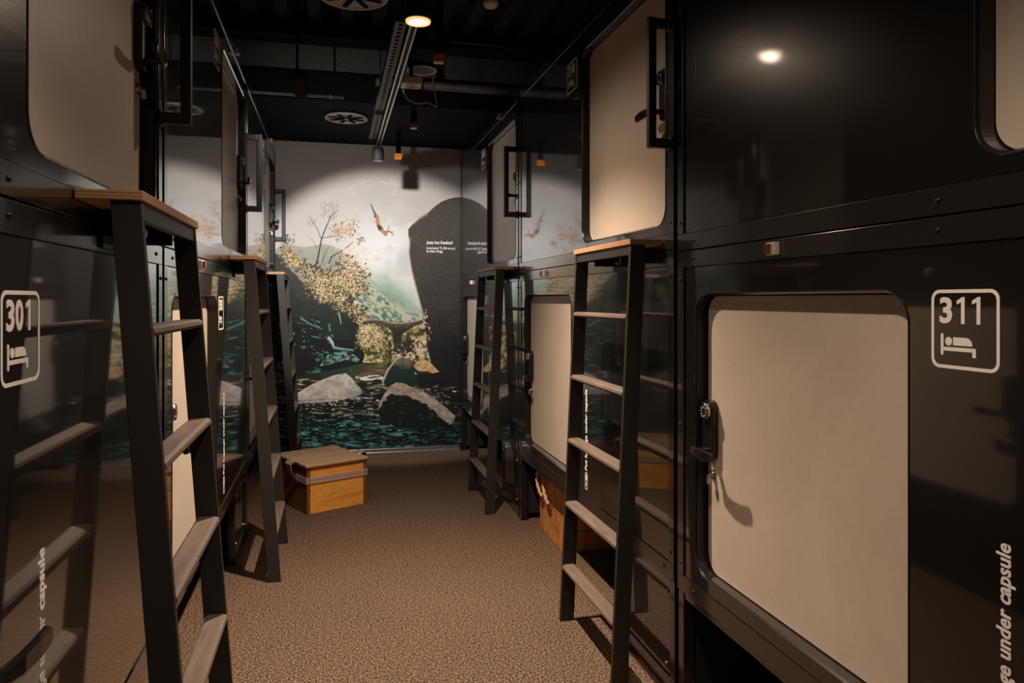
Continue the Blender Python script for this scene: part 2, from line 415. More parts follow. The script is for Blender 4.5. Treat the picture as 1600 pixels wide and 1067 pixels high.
    # foliage: thousands of small leaf dabs
    def dabs(n, region, cols, r0, r1, a=.95):
        xs = []; 
        while len(xs) < n:
            p = region(); xs.append(p)
        for (x, y) in xs:
            rx = rng.uniform(r0, r1); ry = rx*rng.uniform(.45, .9); th = rng.uniform(0, PI)
            c = cols[rng.integers(len(cols))]
            # local window
            i0 = np.searchsorted(ucol, x-2*rx); i1 = np.searchsorted(ucol, x+2*rx)
            j1 = len(urow)-np.searchsorted(urow[::-1], y-2*rx); j0 = len(urow)-np.searchsorted(urow[::-1], y+2*rx)
            if i1 <= i0 or j1 <= j0: continue
            sl = (slice(j0, j1), slice(i0, i1)); dx = px[sl]-x; dy = py[sl]-y
            u = dx*math.cos(th)+dy*math.sin(th); w = -dx*math.sin(th)+dy*math.cos(th)
            k = np.clip(1.35-(u/rx)**2-(w/ry)**2, 0, 1)[..., None]*a
            C[sl] = C[sl]*(1-k) + lin(c)*k
    ucol = px[nz//2]; urow = py[:, nx//2]
    def blob(parts):
        ws = np.array([p[2]*p[3] for p in parts], float); ws /= ws.sum()
        def f():
            p = parts[rng.choice(len(parts), p=ws)]
            while True:
                u, v = rng.normal(0, .50, 2)
                if u*u+v*v < 1.9: return p[0]+u*p[2], p[1]+v*p[3]
        return f
    crown = blob([(518, 440, 34, 22), (498, 446, 20, 18), (546, 430, 26, 24), (557, 450, 19, 14), (533, 468, 15, 18), (552, 484, 18, 10), (566, 497, 12, 8), (468, 413, 14, 8), (482, 425, 18, 9), (508, 462, 16, 12)])
    dark = [(52, 48, 30), (70, 62, 36), (40, 42, 28)]; mid = [(132, 116, 76), (156, 138, 94), (108, 96, 60), (144, 124, 84)]; lite = [(206, 188, 148), (218, 202, 166), (190, 170, 126), (224, 198, 164)]
    dabs(1500, crown, dark, 1.6, 3.2, .95); dabs(1300, crown, mid, .8, 1.7); dabs(700, crown, dark, .7, 1.4); dabs(1200, crown, lite, .6, 1.2)
    pale = blob([(548, 400, 24, 22), (558, 420, 20, 18), (540, 360, 16, 14)])
    dabs(150, blob([(530, 362, 12, 16), (548, 358, 14, 12), (563, 377, 6, 10)]), [(150, 128, 96), (176, 144, 112), (112, 96, 70)], 1.0, 2.2)
    dabs(420, pale, [(204, 180, 156), (214, 184, 158), (196, 176, 140), (180, 150, 120)], .8, 1.6, .8)
    bush = blob([(447, 388, 9, 14), (455, 405, 14, 12), (466, 412, 10, 8)])
    dabs(160, bush, dark, 1.2, 2.4); dabs(260, bush, mid, 1.0, 1.8); dabs(130, bush, [(214, 194, 150), (190, 168, 116)], .8, 1.4)
    dabs(40, blob([(450, 372, 9, 8)]), [(74, 62, 56), (60, 52, 48)], 1.0, 2.0)
    shrub = blob([(570, 510, 12, 12), (566, 530, 10, 16), (585, 528, 18, 14), (578, 515, 14, 10)])
    dabs(260, shrub, dark, 1.2, 2.4); dabs(420, shrub, mid, .9, 1.9); dabs(260, shrub, lite, .7, 1.3)
    # bridge
    arch = lambda x: 500 + np.interp(x, [566, 580, 596, 612, 628, 645, 660], [1.5, -1, 0, 4.5, 5, 2.5, -1])
    top = arch(px); lo = top + 5 + np.interp(px, [566, 590, 605, 616, 624, 634, 648, 662], [1, 1.5, 4, 11, 16, 9, 2.5, 1])
    m = (py > top)*(py < lo)*(px > 567)*(px < 663)
    put(m, grad((74, 70, 58), (34, 34, 28), (py-top)/10 + wob(.8, 5, 61))); put((np.abs(py-top) < 1.0)*(px > 567)*(px < 663), (150, 142, 122), .7)
    put(poly([(614, 520), (628, 520), (626, 545), (615, 545)]), (24, 28, 22), .9)
    # stones at the bridge foot
    dabs(130, blob([(640, 550, 24, 12), (625, 556, 20, 9), (655, 545, 12, 16)]), [(196, 172, 152), (214, 190, 168), (168, 140, 116)], 1.2, 2.6)
    dabs(120, blob([(636, 542, 22, 13), (622, 548, 18, 10)]), [(26, 24, 20), (40, 34, 28)], 1.2, 3.2)
    # big dark rock right
    rock = poly([(638+0, 358), (645, 350), (655, 340), (668, 333), (680, 322), (690, 315), (703, 310), (716, 308), (740, 309), (740, 606), (690, 604), (676, 585), (672, 562), (668, 545), (665, 515), (660, 492), (655, 470), (648, 445), (642, 420), (639, 395), (640, 380), (638, 366)])
    gr = fbm(1.5, 1.5, 71, 2)
    put(rock, grad((66, 62, 57), (17, 17, 16), (py-355+wob(60, 30, 72))/190)*(.75+.5*gr[..., None]))
    put(rock*(gr > .78)*(py < 520), (100, 92, 78), .3)
    for k in range(5):
        line([(641, 372), (639, 395), (643, 420), (650, 448), (657, 476), (664, 498)], .9, .9, (150, 140, 112), .25)
    line([(646, 349), (656, 341), (668, 335)], 1.2, .5, (176, 156, 130), .8)
    dabs(26, blob([(664, 500, 6, 14), (670, 520, 3, 16)]), [(190, 140, 80), (210, 170, 120), (180, 160, 140)], .8, 1.8)
    # river
    wy = 566 + (px-500)*.0
    river = (py > 566)*(~(rock*(py < 604)))*(~cliff | (py > 588))
    wv = (fbm(30, 14, 83)-.5)*5; px_, py_ = px, py; px, py = px_, py_+wv; rip = fbm(18, 2.8, 81, 5); r2 = fbm(10, 1.6, 85, 4); px, py = px_, py_
    put(river, grad((34, 36, 22), (7, 10, 8), (py-575)/45))
    put(river*(py < 592)*(px > 545)*(px < 606), grad((54, 54, 26), (110, 102, 64), (rip-.4)*3), .85)
    put(river*(py < 600)*(px > 500)*(px < 560), (12, 52, 46), .6)
    S = lambda n, th, k=9: np.clip((n-th)*k+.35, 0, 1)
    put(river*(py > 590)*S(rip, .62), grad((130, 122, 106), (24, 58, 48), (py-620)/45), .5)
    put(river*(py > 592)*S(r2, .67, 12), grad((200, 190, 174), (74, 130, 114), (py-622)/48), .75)
    put(river*(py > 650)*S(fbm(13, 2.6, 87, 4), .60), (10, 54, 44), .7)
    put(river*(py > 655)*S(fbm(13, 1.8, 89, 4), .65, 14), (80, 150, 132), .75)
    put(river*(px > 655)*(py > 602)*(fbm(3, 2, 91, 2) < .62), (10, 10, 8), .75)
    put(river*(py > 586)*(py < 594)*(px > 556)*(px < 606)*(r2 > .5), (210, 204, 194), .8)
    # mid rocks
    r1 = poly([(597, 596), (606, 576), (616, 562), (626, 557), (636, 560), (648, 574), (658, 592), (662, 602), (630, 606), (604, 604)])
    put(r1, grad((88, 82, 70), (10, 34, 26), (py-560+wob(30, 9, 95))/16)); line([(598, 596), (606, 578), (618, 562), (627, 557)], 1.7, 1.3, (166, 150, 126), .85)
    line([(648, 582), (654, 589), (659, 592)], .8, .6, (196, 176, 150), .8)
    put(poly([(650, 585), (690, 582), (700, 602), (655, 602)]), (9, 16, 13))
    r3 = poly([(646, 571), (652, 564), (663, 562), (671, 565), (678, 573), (686, 581), (676, 583), (668, 580), (655, 580), (650, 577)])
    put(r3, grad((184, 148, 108), (134, 100, 68), (fbm(5, 5, 97, 3)-.3)*2))
    # boulders
    b1 = poly([(452, 630), (462, 616), (474, 608), (486, 601), (504, 593), (522, 586), (540, 583), (549, 590), (556, 599), (565, 610), (558, 617), (545, 622), (528, 626), (452, 632)])
    put(b1, grad((182, 172, 162), (140, 130, 120), (fbm(14, 12, 101, 4)-.3)*1.9 + (py-600)/90)); put(b1*(fbm(6, 5, 105, 3) < .33), (112, 104, 96), .5)
    put(poly([(540, 622), (548, 612), (565, 607), (566, 614), (552, 624)]), (120, 124, 124), .7)
    line([(454, 629), (470, 626), (500, 624), (530, 624)], 1.6, 1.2, (70, 64, 54), .5)
    dabs(150, blob([(500, 630, 42, 5)]), [(200, 190, 176), (120, 112, 100), (40, 36, 30), (170, 160, 146)], .7, 1.6)
    b2 = poly([(590, 646), (592, 630), (600, 616), (608, 604), (618, 598), (630, 598), (644, 606), (662, 612), (680, 624), (698, 638), (711, 650), (708, 660), (690, 668), (660, 672), (620, 668), (598, 656)])
    tw = fbm(7, 5, 111, 4)
    edge = np.interp(px, [588, 600, 612, 622, 634, 650, 668, 685, 700, 712], [645, 626, 616, 618, 616, 626, 634, 648, 662, 668]) + (tw-.5)*13
    put(b2, grad((156, 140, 126), (104, 92, 80), (tw-.25)*1.8)); put(b2*(py > edge), (9, 15, 10)); put(b2*(py > edge+3)*(fbm(5, 5, 115, 2) > .74), (20, 54, 36), .8)
    dabs(60, blob([(692, 664, 10, 14)]), [(200, 186, 176), (120, 110, 104), (60, 52, 46)], .6, 1.4)
    # diver
    sk = (164, 122, 92); skd = (120, 78, 50)
    line([(579.3, 319.5), (584, 330), (587, 336)], .8, 1.5, (48, 34, 28))
    put(np.clip(1.3-((px-586.3)/2.3)**2-((py-338)/3.0)**2, 0, 1), (92, 72, 52))
    put(poly([(587, 334), (590.5, 336), (592.6, 342), (593.4, 351), (588.5, 352.5), (586.6, 347), (587.5, 341)]), (168, 122, 88))
    put(poly([(588.3, 352), (593.6, 351), (597.2, 355), (599, 358), (595, 359), (592, 360.5), (590, 357)]), (62, 62, 62))
    put(poly([(592, 360.5), (597, 357.5), (601.5, 361), (606, 362.5), (605, 368), (602, 369), (598, 365)]), sk)
    line([(602, 362), (608, 361.5), (612, 363.5), (614.5, 367)], 1.3, .8, (126, 92, 66)); line([(612, 363), (614.5, 360.5)], .8, .5, sk)
    line([(605, 361), (607, 356), (608.5, 352)], 1.2, .9, (184, 128, 82)); line([(608.5, 352), (610.5, 348.5)], .8, .4, (206, 176, 156))
    # albedo
    C[:] = np.clip(C*1.30, .003, .82)
    gx = X.ravel(); gz = Z.ravel(); n = nx*nz
    verts = np.stack([gx, np.full(n, 7.048), gz], 1)
    idx = np.arange(n).reshape(nz, nx)
    faces = np.stack([idx[:-1, :-1], idx[:-1, 1:], idx[1:, 1:], idx[1:, :-1]], -1).reshape(-1, 4)
    # rim and back give the board its thickness
    me = bpy.data.meshes.new('wall_mural'); nb = n
    rim = [(x0, 7.07, z0), (x1, 7.07, z0), (x1, 7.07, z1), (x0, 7.07, z1)]
    allv = np.concatenate([verts, np.array(rim)])
    fl = faces.tolist() + [(nb, nb+3, nb+2, nb+1), (0, nb, nb+1, nx-1), (nx-1, nb+1, nb+2, n-1), (n-1, nb+2, nb+3, n-nx), (n-nx, nb+3, nb, 0)]
    me.from_pydata(allv.tolist(), [], fl)
    ca = me.color_attributes.new('print', 'FLOAT_COLOR', 'POINT')
    cc = np.ones((len(allv), 4), np.float32); cc[:n, :3] = C.reshape(-1, 3); cc[n:, :3] = .5
    ca.data.foreach_set('color', cc.ravel())
    me.materials.append(M['mural_print'])
    o = link('wall_mural', me)
    tag(o, 'photo mural of a river gorge with boulders, bridge and a diver at the corridor end', 'mural')
    def mt(txt, size, x, z, bold, width):
        me = text_mesh(txt, size, 'mural_text', bold, 1, extrude=.0005); a, b = extent(me, 0)
        for v in me.vertices: v.co.x = (v.co.x-a)*width/(b-a)
        return link('lettering', me, o, (x, 7.0475, z))
    mt('Jump into freedom!', .041, .872, 1.985, .04, .252)['label'] = 'white bold headline lettering on the dark rock'
    mt('Lavertezzo TI, 536 m a.s.l.', .030, .872, 1.935, .035, .280)['label'] = 'small white caption lettering'
    mt('by Fabio Zingg', .030, .872, 1.904, .035, .155)['label'] = 'small white credit lettering'
build_mural()

# ------------------------------------------------------------------ capsules
# local frame of a capsule: x along the front (left to right when facing it), y into the capsule, z up
LOW = dict(s0=.125, s1=1.085, z0=.103, z1=1.053, sign=1.145, latch=1)
UPP = dict(s0=1.249, s1=2.199, z0=.095, z1=1.05, sign=1.015, latch=-1)
TM = {}
def build_templates():
    for key, o in (('low', LOW), ('upp', UPP)):
        s0, s1, z0, z1 = o['s0'], o['s1'], o['z0'], o['z1']
        mb = MB(); inner = rr(s0, s1, z0, z1, .075, 10)
        v, f = holed_plate([(.057, .062), (2.225, .062), (2.225, 1.14), (.057, 1.14)], inner, 0); mb.add(v, f)
        mb.box(.045, .057, .02, .03, .062, 1.14)
        TM[key, 'front'] = mb.mesh('front_panel', 'black_panel')
        L = []
        for off, y in ((0, 0), (.0, -.0012), (.003, -.0022), (.008, .004), (.0085, .03), (.0085, .075)):
            L.append([(p[0], y, p[1]) for p in rr(s0+off, s1-off, z0+off, z1-off, .075-off, 10)])
        me = loops(MB(), L).mesh('door_frame', 'black_strip'); TM[key, 'frame'] = me
        g = .020 if o['latch'] == 1 else .010; h = .010 if o['latch'] == 1 else .020
        d = MB(); a = rr(s0+g, s1-h, z0+.011, z1-.011, .066, 10)
        loops(d, [[(p[0], .060, p[1]) for p in a], [(p[0], .040, p[1]) for p in a]])
        b = rr(s0+g+.002, s1-h-.002, z0+.013, z1-.013, .064, 10); n = len(b)
        loops(d, [[(p[0], .040, p[1]) for p in a], [(p[0], .038, p[1]) for p in b]])
        d.add([(p[0], .038, p[1]) for p in b], [tuple(range(n))])
        TM[key, 'door'] = d.mesh('door', 'door_laminate')
        TM[key, 'back'] = MB().box(s0-.03, s1+.03, .07, .085, z0-.03, z1+.03).mesh('recess_back', 'black_void')
    TM['edge_b'] = MB().box(0, ML, -.004, .07, .002, .060).mesh('edge_strip', 'black_strip', bevel=.0015)
    TM['edge_t'] = MB().box(0, ML, -.004, .07, 1.142, 1.198).mesh('edge_strip', 'black_strip', bevel=.0015)
    TM['corner'] = MB().box(0, .045, -.004, .07, .0605, 1.1415).mesh('corner_strip', 'black_strip', bevel=.0015)
    TM['body'] = MB().box(0, ML, .088, 1.05, .002, 1.198).mesh('shell', 'black_matte')
    R = Matrix.Rotation(PI/2, 4, 'X')
    TM['screw'] = MB().lathe([(.0065, -.001), (.006, .002), (.0035, .0038), (.001, .004)], 10, R).mesh('screw', 'screw_black', smooth=True)
    # indicator light: cream base, dark amber cover
    TM['ind_base'] = MB().box(-.021, .021, -.022, -.004, -.018, .018).mesh('indicator_light', 'cream_plastic', bevel=.003)
    TM['ind_cover'] = MB().box(-.0195, .006, -.030, -.0225, -.0135, .0135).mesh('cover', 'amber_cover', bevel=.002)
    # lock, built for a latch on the left of its door; mirrored for the other hand
    for hand in (1, -1):
        p = [(x*1.0, z) for x, z in rr(-.032, .032, -.1, .1, .03, 6)]
        mb = MB().prism(p, 'y', -.026, 0); TM['plate', hand] = mb.mesh('lock_plate', 'black_lock', bevel=.004)
        R = Matrix.Rotation(PI/2, 4, 'X')
        TM['keypad', hand] = MB().lathe([(.027, 0), (.027, .010), (.0255, .014), (.0225, .0145), (.0225, .012), (.001, .012)], 28, R).mesh('keypad', 'black_keypad', smooth=False)
        TM['keyring', hand] = MB().lathe([(.0285, .002), (.0285, .011), (.0268, .0135), (.0268, .002)], 28, R, ring=True).mesh('keypad_ring', 'chrome', smooth=False)
        dots = MB()
        for k in range(10):
            a = 2*PI*k/10; dots.lathe([(.0022, 0), (.0022, .0008)], 8, Matrix.Translation((.016*math.cos(a), -.012, .016*math.sin(a))) @ R)
        TM['keydots', hand] = dots.mesh('keypad_dots', 'sign_white')
        lv = MB().cyl((0, 0, 0), (0, -.052, 0), .0105, n=16)
        prof = [(-.014*hand, -.046, .013), (.03*hand, -.055, .0155), (.075*hand, -.056, .017), (.118*hand, -.052, .0155), (.128*hand, -.050, .010)]
        ring = []
        for x, y, h in prof:
            ring.append([(x, y-.007, -h+.004), (x, y-.003, -h), (x, y+.003, -h), (x, y+.007, -h+.004), (x, y+.007, h-.004), (x, y+.003, h), (x, y-.003, h), (x, y-.007, h-.004)])
        loops(lv, ring); lv.add(ring[0], [tuple(range(8))]); lv.add(ring[-1], [tuple(range(8))])
        TM['lever', hand] = lv.mesh('lever', 'black_gloss')
        kc = MB().lathe([(.0165, 0), (.0165, .004), (.013, .006), (.0105, .006), (.0105, .014), (.001, .014)], 20, R)
        kc.cyl((0, -.013, -.002), (0, -.024, -.004), .007, .006, 12).box(-.0045, .0045, -.026, -.014, -.030, -.008)
        TM['keycyl', hand] = kc.mesh('key_cylinder', 'chrome')
    # grab handle of the upper capsules
    gh = MB().prism(rr(-.014, .014, -.094, -.062, .008, 4), 'z', .0, .47)
    me = gh.mesh('grab_handle', 'black_steel'); TM['grab'] = me
    TM['grab_arm'] = MB().box(-.0125, .0125, -.066, -.004, -.0175, .0175).mesh('handle_arm', 'black_steel', bevel=.005)
    TM['grab_foot'] = MB().prism(rr(-.02, .02, -.024, .024, .008, 4), 'y', -.010, -.004).mesh('handle_foot', 'black_steel')
    # number sign frame and bed pictogram
    L = [[(p[0], y, p[1]) for p in rr(a, .16-a, a, .158-a, .02-a*.9, 6)] for a, y in ((0, -.0003), (0, -.0008), (.0068, -.0008), (.0068, -.0003))]
    TM['sign_frame'] = loops(MB(), L).mesh('number_sign', 'sign_white')
    ic = MB()
    def plate(poly): ic.prism(poly, 'y', -.0009, -.0003)
    plate(rr(.024, .031, .026, .070, .0034, 3)); plate([(.031, .0355), (.108, .0355), (.108, .0430), (.031, .0430)]); plate([(.100, .0255), (.108, .0255), (.108, .0355), (.100, .0355)])
    plate([(.0435+.0085*math.cos(2*PI*k/18), .0545+.0085*math.sin(2*PI*k/18)) for k in range(18)])
    plate([(.0545, .047), (.100, .047), (.099, .053), (.096, .058), (.091, .0615), (.085, .063), (.0545, .063)])
    TM['bed'] = ic.mesh('bed_icon', 'sign_white')
    # luggage notice: rotated lettering with a small pictogram below
    me = text_mesh('Put luggage under capsule', .042, 'sign_white', .024, 1, shear=.05, to=lambda x, y, z: (-y, -z-.0002, x)); a, b = extent(me, 2)
    for v in me.vertices: v.co.z = (v.co.z-a)*.395/(b-a)
    TM['notice'] = me
    ic = MB()
    L = [[(p[0], y, p[1]) for p in rr(-.028+a, .008-a, a, .082-a, .009-a, 4)] for a, y in ((0, -.0003), (0, -.0008), (.0035, -.0008), (.0035, -.0003))]
    loops(ic, L); plate = lambda poly: ic.prism(poly, 'y', -.0009, -.0003)
    plate(rr(-.020, 0, .043, .068, .003, 3)); plate([(-.014, .068), (-.006, .068), (-.006, .074), (-.014, .074)]); plate([(-.018, .031), (-.002, .031), (-.010, .012)]); plate([(-.0125, .029), (-.0075, .029), (-.0075, .037), (-.0125, .037)])
    TM['notice_icon'] = ic.mesh('notice_icon', 'sign_white')
build_templates()
NUM = {}
def digit_mesh(c):
    if c == '1' and c not in NUM:
        NUM[c] = MB().prism([(.0105, 0), (.019, 0), (.019, .053), (.0135, .053), (0, .0455), (0, .0385), (.0105, .0425)], 'y', -.0009, -.0003).mesh('digit', 'sign_white')
    if c not in NUM:
        me = text_mesh(c, .072, 'sign_white', .030, 1.0); a, b = extent(me, 0); z0, z1 = extent(me, 2)
        w = .019 if c == '1' else .031
        for v in me.vertices: v.co.x = (v.co.x-a)*w/(b-a); v.co.z = (v.co.z-z0)*.053/(z1-z0)
        NUM[c] = me
    return NUM[c]
def put_digits(n, sgn):
    x = .021
    for c in str(n):
        link('digit', digit_mesh(c), sgn, (x + (.006 if c == '1' else 0), 0, .090)); x += .036
def capsule(key, number, loc, rz, label, ajar=False, front=None):
    o = LOW if key == 'low' else UPP
    r = empty('sleeping_capsule', loc, rz); tag(r, label, 'capsule', 'stacked sleeping capsules along the corridor')
    link('shell', TM['body'], r); fp = link('front_panel', TM[front or key, 'front'], r); link('door_frame', TM[key, 'frame'], r); link('recess_back', TM[key, 'back'], r)
    link('edge_strip', TM['edge_b'], r); link('edge_strip', TM['edge_t'], r)
    link('corner_strip', TM['corner'], r); link('corner_strip', TM['corner'], r, (ML-.045, 0, 0))
    for s_ in (.12, 1.165, 2.19):
        for z in (.031, 1.171): link('screw', TM['screw'], r, (s_, -.004, z))
    for s_ in (.0225, 2.2475):
        for z in (.10, .59, 1.10): link('screw', TM['screw'], r, (s_, -.004, z))
    d = link('door', TM[key, 'door'], r); d['label'] = 'cream laminate door with rounded corners'
    hand = o['latch']
    ls = (o['s0']+.058) if hand == 1 else (o['s1']-.058)
    zc = .595
    if ajar:            # door stands slightly open, its lock near the free edge
        a = -math.radians(3.4); d.rotation_euler = (0, 0, a); p = Vector((o['s0'], .04, 0)); d.location = p - Matrix.Rotation(a, 3, 'Z') @ p; ls = .945
    link('lock_plate', TM['plate', hand], d, (ls, .038, zc)); link('keypad', TM['keypad', hand], d, (ls, .012, zc+.062)); link('keypad_ring', TM['keyring', hand], d, (ls, .012, zc+.062)); link('keypad_dots', TM['keydots', hand], d, (ls, .012, zc+.062))['kind'] = 'stuff'
    link('lever', TM['lever', hand], d, (ls, .012, zc-.066)); link('key_cylinder', TM['keycyl', hand], d, (ls, .038, zc-.150))
    sgn = link('number_sign', TM['sign_frame'], r, (o['sign'], 0, .892)); sgn['label'] = 'white outlined number sign with a bed pictogram'
    put_digits(number, sgn); link('bed_icon', TM['bed'], sgn)
    si = .60 if key == 'low' else 1.72
    ib = link('indicator_light', TM['ind_base'], r, (si, 0, 1.171)); link('cover', TM['ind_cover'], ib)
    if key == 'low':
        nt = link('luggage_notice', TM['notice'], r, (1.327, 0, .187)); nt['label'] = 'white lettering running upwards beside the door'
        link('notice_icon', TM['notice_icon'], nt, (0, 0, -.092))
    else:
        gx = 2.243
        gh = link('grab_handle', TM['grab'], r, (gx, 0, .37)); gh['label'] = 'black vertical grab handle'
        for z in (.0175, .4525):
            link('handle_arm', TM['grab_arm'], gh, (0, 0, z)); link('handle_foot', TM['grab_foot'], gh, (0, 0, z))
    return r
# stand below each stack of two: legs, sill rail, kick panel with studs, back panel
def stand_meshes(h):
    T = {}
    T['leg'] = MB().box(0, .04, .0, .045, 0, h).mesh('leg', 'black_strip', bevel=.002)
    T['kick'] = MB().box(1.80, 2.225, .010, .022, .065, .405).mesh('kick_panel', 'black_panel', bevel=.002)
    T['kick_rail'] = MB().box(1.80, 2.23, .004, .04, .012, .062).mesh('base_rail', 'black_strip', bevel=.003)
    T['kick_post'] = MB().box(1.77, 1.80, .004, .045, .0, h).mesh('post', 'black_strip', bevel=.002)
    T['sill'] = MB().box(.04, 2.23, .004, .05, h-.022, h).mesh('sill_rail', 'black_strip', bevel=.002)
    T['back'] = MB().box(0, ML, .92, .94, 0, h).mesh('back_panel', 'black_void')
    T['side'] = MB().box(.005, .02, .05, .87, .04, h).mesh('side_panel', 'black_matte')
    T['stud'] = MB().lathe([(.009, 0), (.009, .004), (.006, .010), (.004, .011)], 10, Matrix.Rotation(PI/2, 4, 'X')).mesh('stud', 'chrome', smooth=True)
    return T
TS_R, TS_R0, TS_L = stand_meshes(.4285), stand_meshes(.4185), stand_meshes(.4135)
def stand(TS, loc, rz, label):
    r = empty('capsule_stand', loc, rz); tag(r, label, 'stand', 'stands under the capsules')
    link('leg', TS['leg'], r); link('leg', TS['leg'], r, (ML-.04, 0, 0)); link('leg', TS['leg'], r, (0, .87, 0)); link('leg', TS['leg'], r, (ML-.04, .87, 0))
    k = link('kick_panel', TS['kick'], r)
    for s_ in (1.83, 2.19):
        for z in (.10, .366): link('stud', TS['stud'], k, (s_, .010, z))
    link('base_rail', TS['kick_rail'], r); link('post', TS['kick_post'], r); link('sill_rail', TS['sill'], r); link('back_panel', TS['back'], r)
    link('side_panel', TS['side'], r); link('side_panel', TS['side'], r, (ML-.025, 0, 0))
    return r
RZ, LZ = -PI/2, PI/2
RD = [-.010, 0, 0]
rl = ['nearest right', 'middle right', 'far right']
Rlow = ['lower black capsule numbered 311 with large cream door at the right front', 'lower black capsule with cream door above the rope-handled crate, right side', 'farthest lower black capsule on the right, next to the mural']
Rupp = ['upper black capsule at the right front with lamp glare on its panel', 'upper black capsule numbered 310 with cream door on the right', 'farthest upper black capsule on the right, next to the mural']
Llow = ['lower black capsule numbered 301 at the left front edge', 'lower black capsule behind the two nearer left ladders, cream door half hidden', 'farthest lower black capsule on the left, behind the wooden chest']
Lupp = ['upper black capsule with the largest tan door at the top left', 'upper black capsule between the first and second left ladders', 'farthest upper black capsule on the left, next to the mural']
Rst = ['black stand with empty luggage bay under capsule 311', 'black stand with studded kick panel around the rope-handled crate', 'farthest black stand on the right with studded kick panel']
Lst = ['black stand under capsule 301 at the left edge', 'black stand under the middle left capsule', 'farthest black stand on the left behind the wooden chest']
for i in range(3):
    p = (XR, RIGHT_FAR[i], 0)
    rz = RZ
    stand(TS_R0 if i == 0 else TS_R, (XR, RIGHT_FAR[i], 0), rz, Rst[i])
    capsule('low', 311-2*i, (XR, RIGHT_FAR[i], .43+RD[i]), rz, Rlow[i]); capsule('upp', 312-2*i, (XR, RIGHT_FAR[i], 1.63+RD[i]), rz, Rupp[i])
    stand(TS_L, (XL, LEFT_NEAR[i], 0), LZ, Lst[i])
    capsule('low', 301+2*i, (XL, LEFT_NEAR[i], .415), LZ, Llow[i], ajar=(i == 0)); capsule('upp', 302+2*i, (XL, LEFT_NEAR[i], 1.615), LZ, Lupp[i])

# ------------------------------------------------------------------ ladders
RUNGS = [.245, .53, .814, 1.099, 1.383]
def ladder_meshes(foot, w=.65):
    top = -.128; D = .058; T = .020; zt = 1.653
    def yf(z): return -foot + (top+foot)*z/zt
    d = {}
    stile = [(yf(0), 0), (yf(0)+D+.006, 0), (yf(zt)+D, zt), (yf(zt), zt)]
    for nm, a in (('a', 0), ('b', w-T)): d['stile', nm] = MB().prism(stile, 'x', a, a+T).mesh('stile', 'black_steel', bevel=.0015)
    for i, z in enumerate(RUNGS):
        y0 = yf(z); h = .022
        p = [(y0+.002, z-h*.5), (y0-.003, z-h*.15), (y0-.001, z+h*.25), (y0+.008, z+h*.5), (y0+.050, z+h*.5), (y0+.058, z+h*.3), (y0+.058, z-h*.5)]
        d['rung', i] = MB().prism(p, 'x', T-.001, w-T+.001).mesh('rung', 'rung_wood')
    d['top'] = MB().box(-.006, w+.006, top-.006, -.006, zt+.001, zt+.022).mesh('platform', 'plywood', bevel=.002)
    d['apron'] = MB().box(T, w-T, top+.002, top+.022, zt-.036, zt).mesh('apron', 'black_steel', bevel=.001)
    d['bracket'] = MB().box(.17, w-.17, -.012, -.006, zt-.085, zt).box(.17, .18, -.10, -.012, zt-.06, zt).box(w-.18, w-.17, -.10, -.012, zt-.06, zt).mesh('bracket', 'black_strip', bevel=.001)
    d['bolt'] = MB().lathe([(.009, 0), (.009, .004), (.005, .008)], 8, Matrix.Rotation(PI/2, 4, 'X')).mesh('bolt', 'screw_steel', smooth=True); d['w'] = w
    return d
LM_R, LM_L = ladder_meshes(.205, .645), ladder_meshes(.255, .63)
def ladder(d, loc, rz, label):
    r = empty('bunk_ladder', loc, rz); tag(r, label, 'ladder', 'black ladders up to the upper capsules')
    link('stile', d['stile', 'a'], r); link('stile', d['stile', 'b'], r)
    for i in range(5): link('rung', d['rung', i], r)
    link('platform', d['top'], r)['label'] = 'plywood top step'; link('apron', d['apron'], r); b = link('bracket', d['bracket'], r); 
    for s_ in (.22, d['w']-.22): link('bolt', d['bolt'], b, (s_, -.012, 1.608))
ladder(LM_R, (XR, 3.187, 0), RZ, 'large black ladder with plywood top in front of capsule 309, right side')
ladder(LM_R, (XR, 5.50, 0), RZ, 'smaller black ladder far right beside the mural')
ladder(LM_L, (XL, 1.66, 0), LZ, 'nearest black ladder with plywood top at the left front')
ladder(LM_L, (XL, 3.955, 0), LZ, 'second black ladder from the left, with brown lit stile and a foot in a shadow')
ladder(LM_L, (XL, 6.24, 0), LZ, 'farthest black ladder on the left, in front of the mural edge')

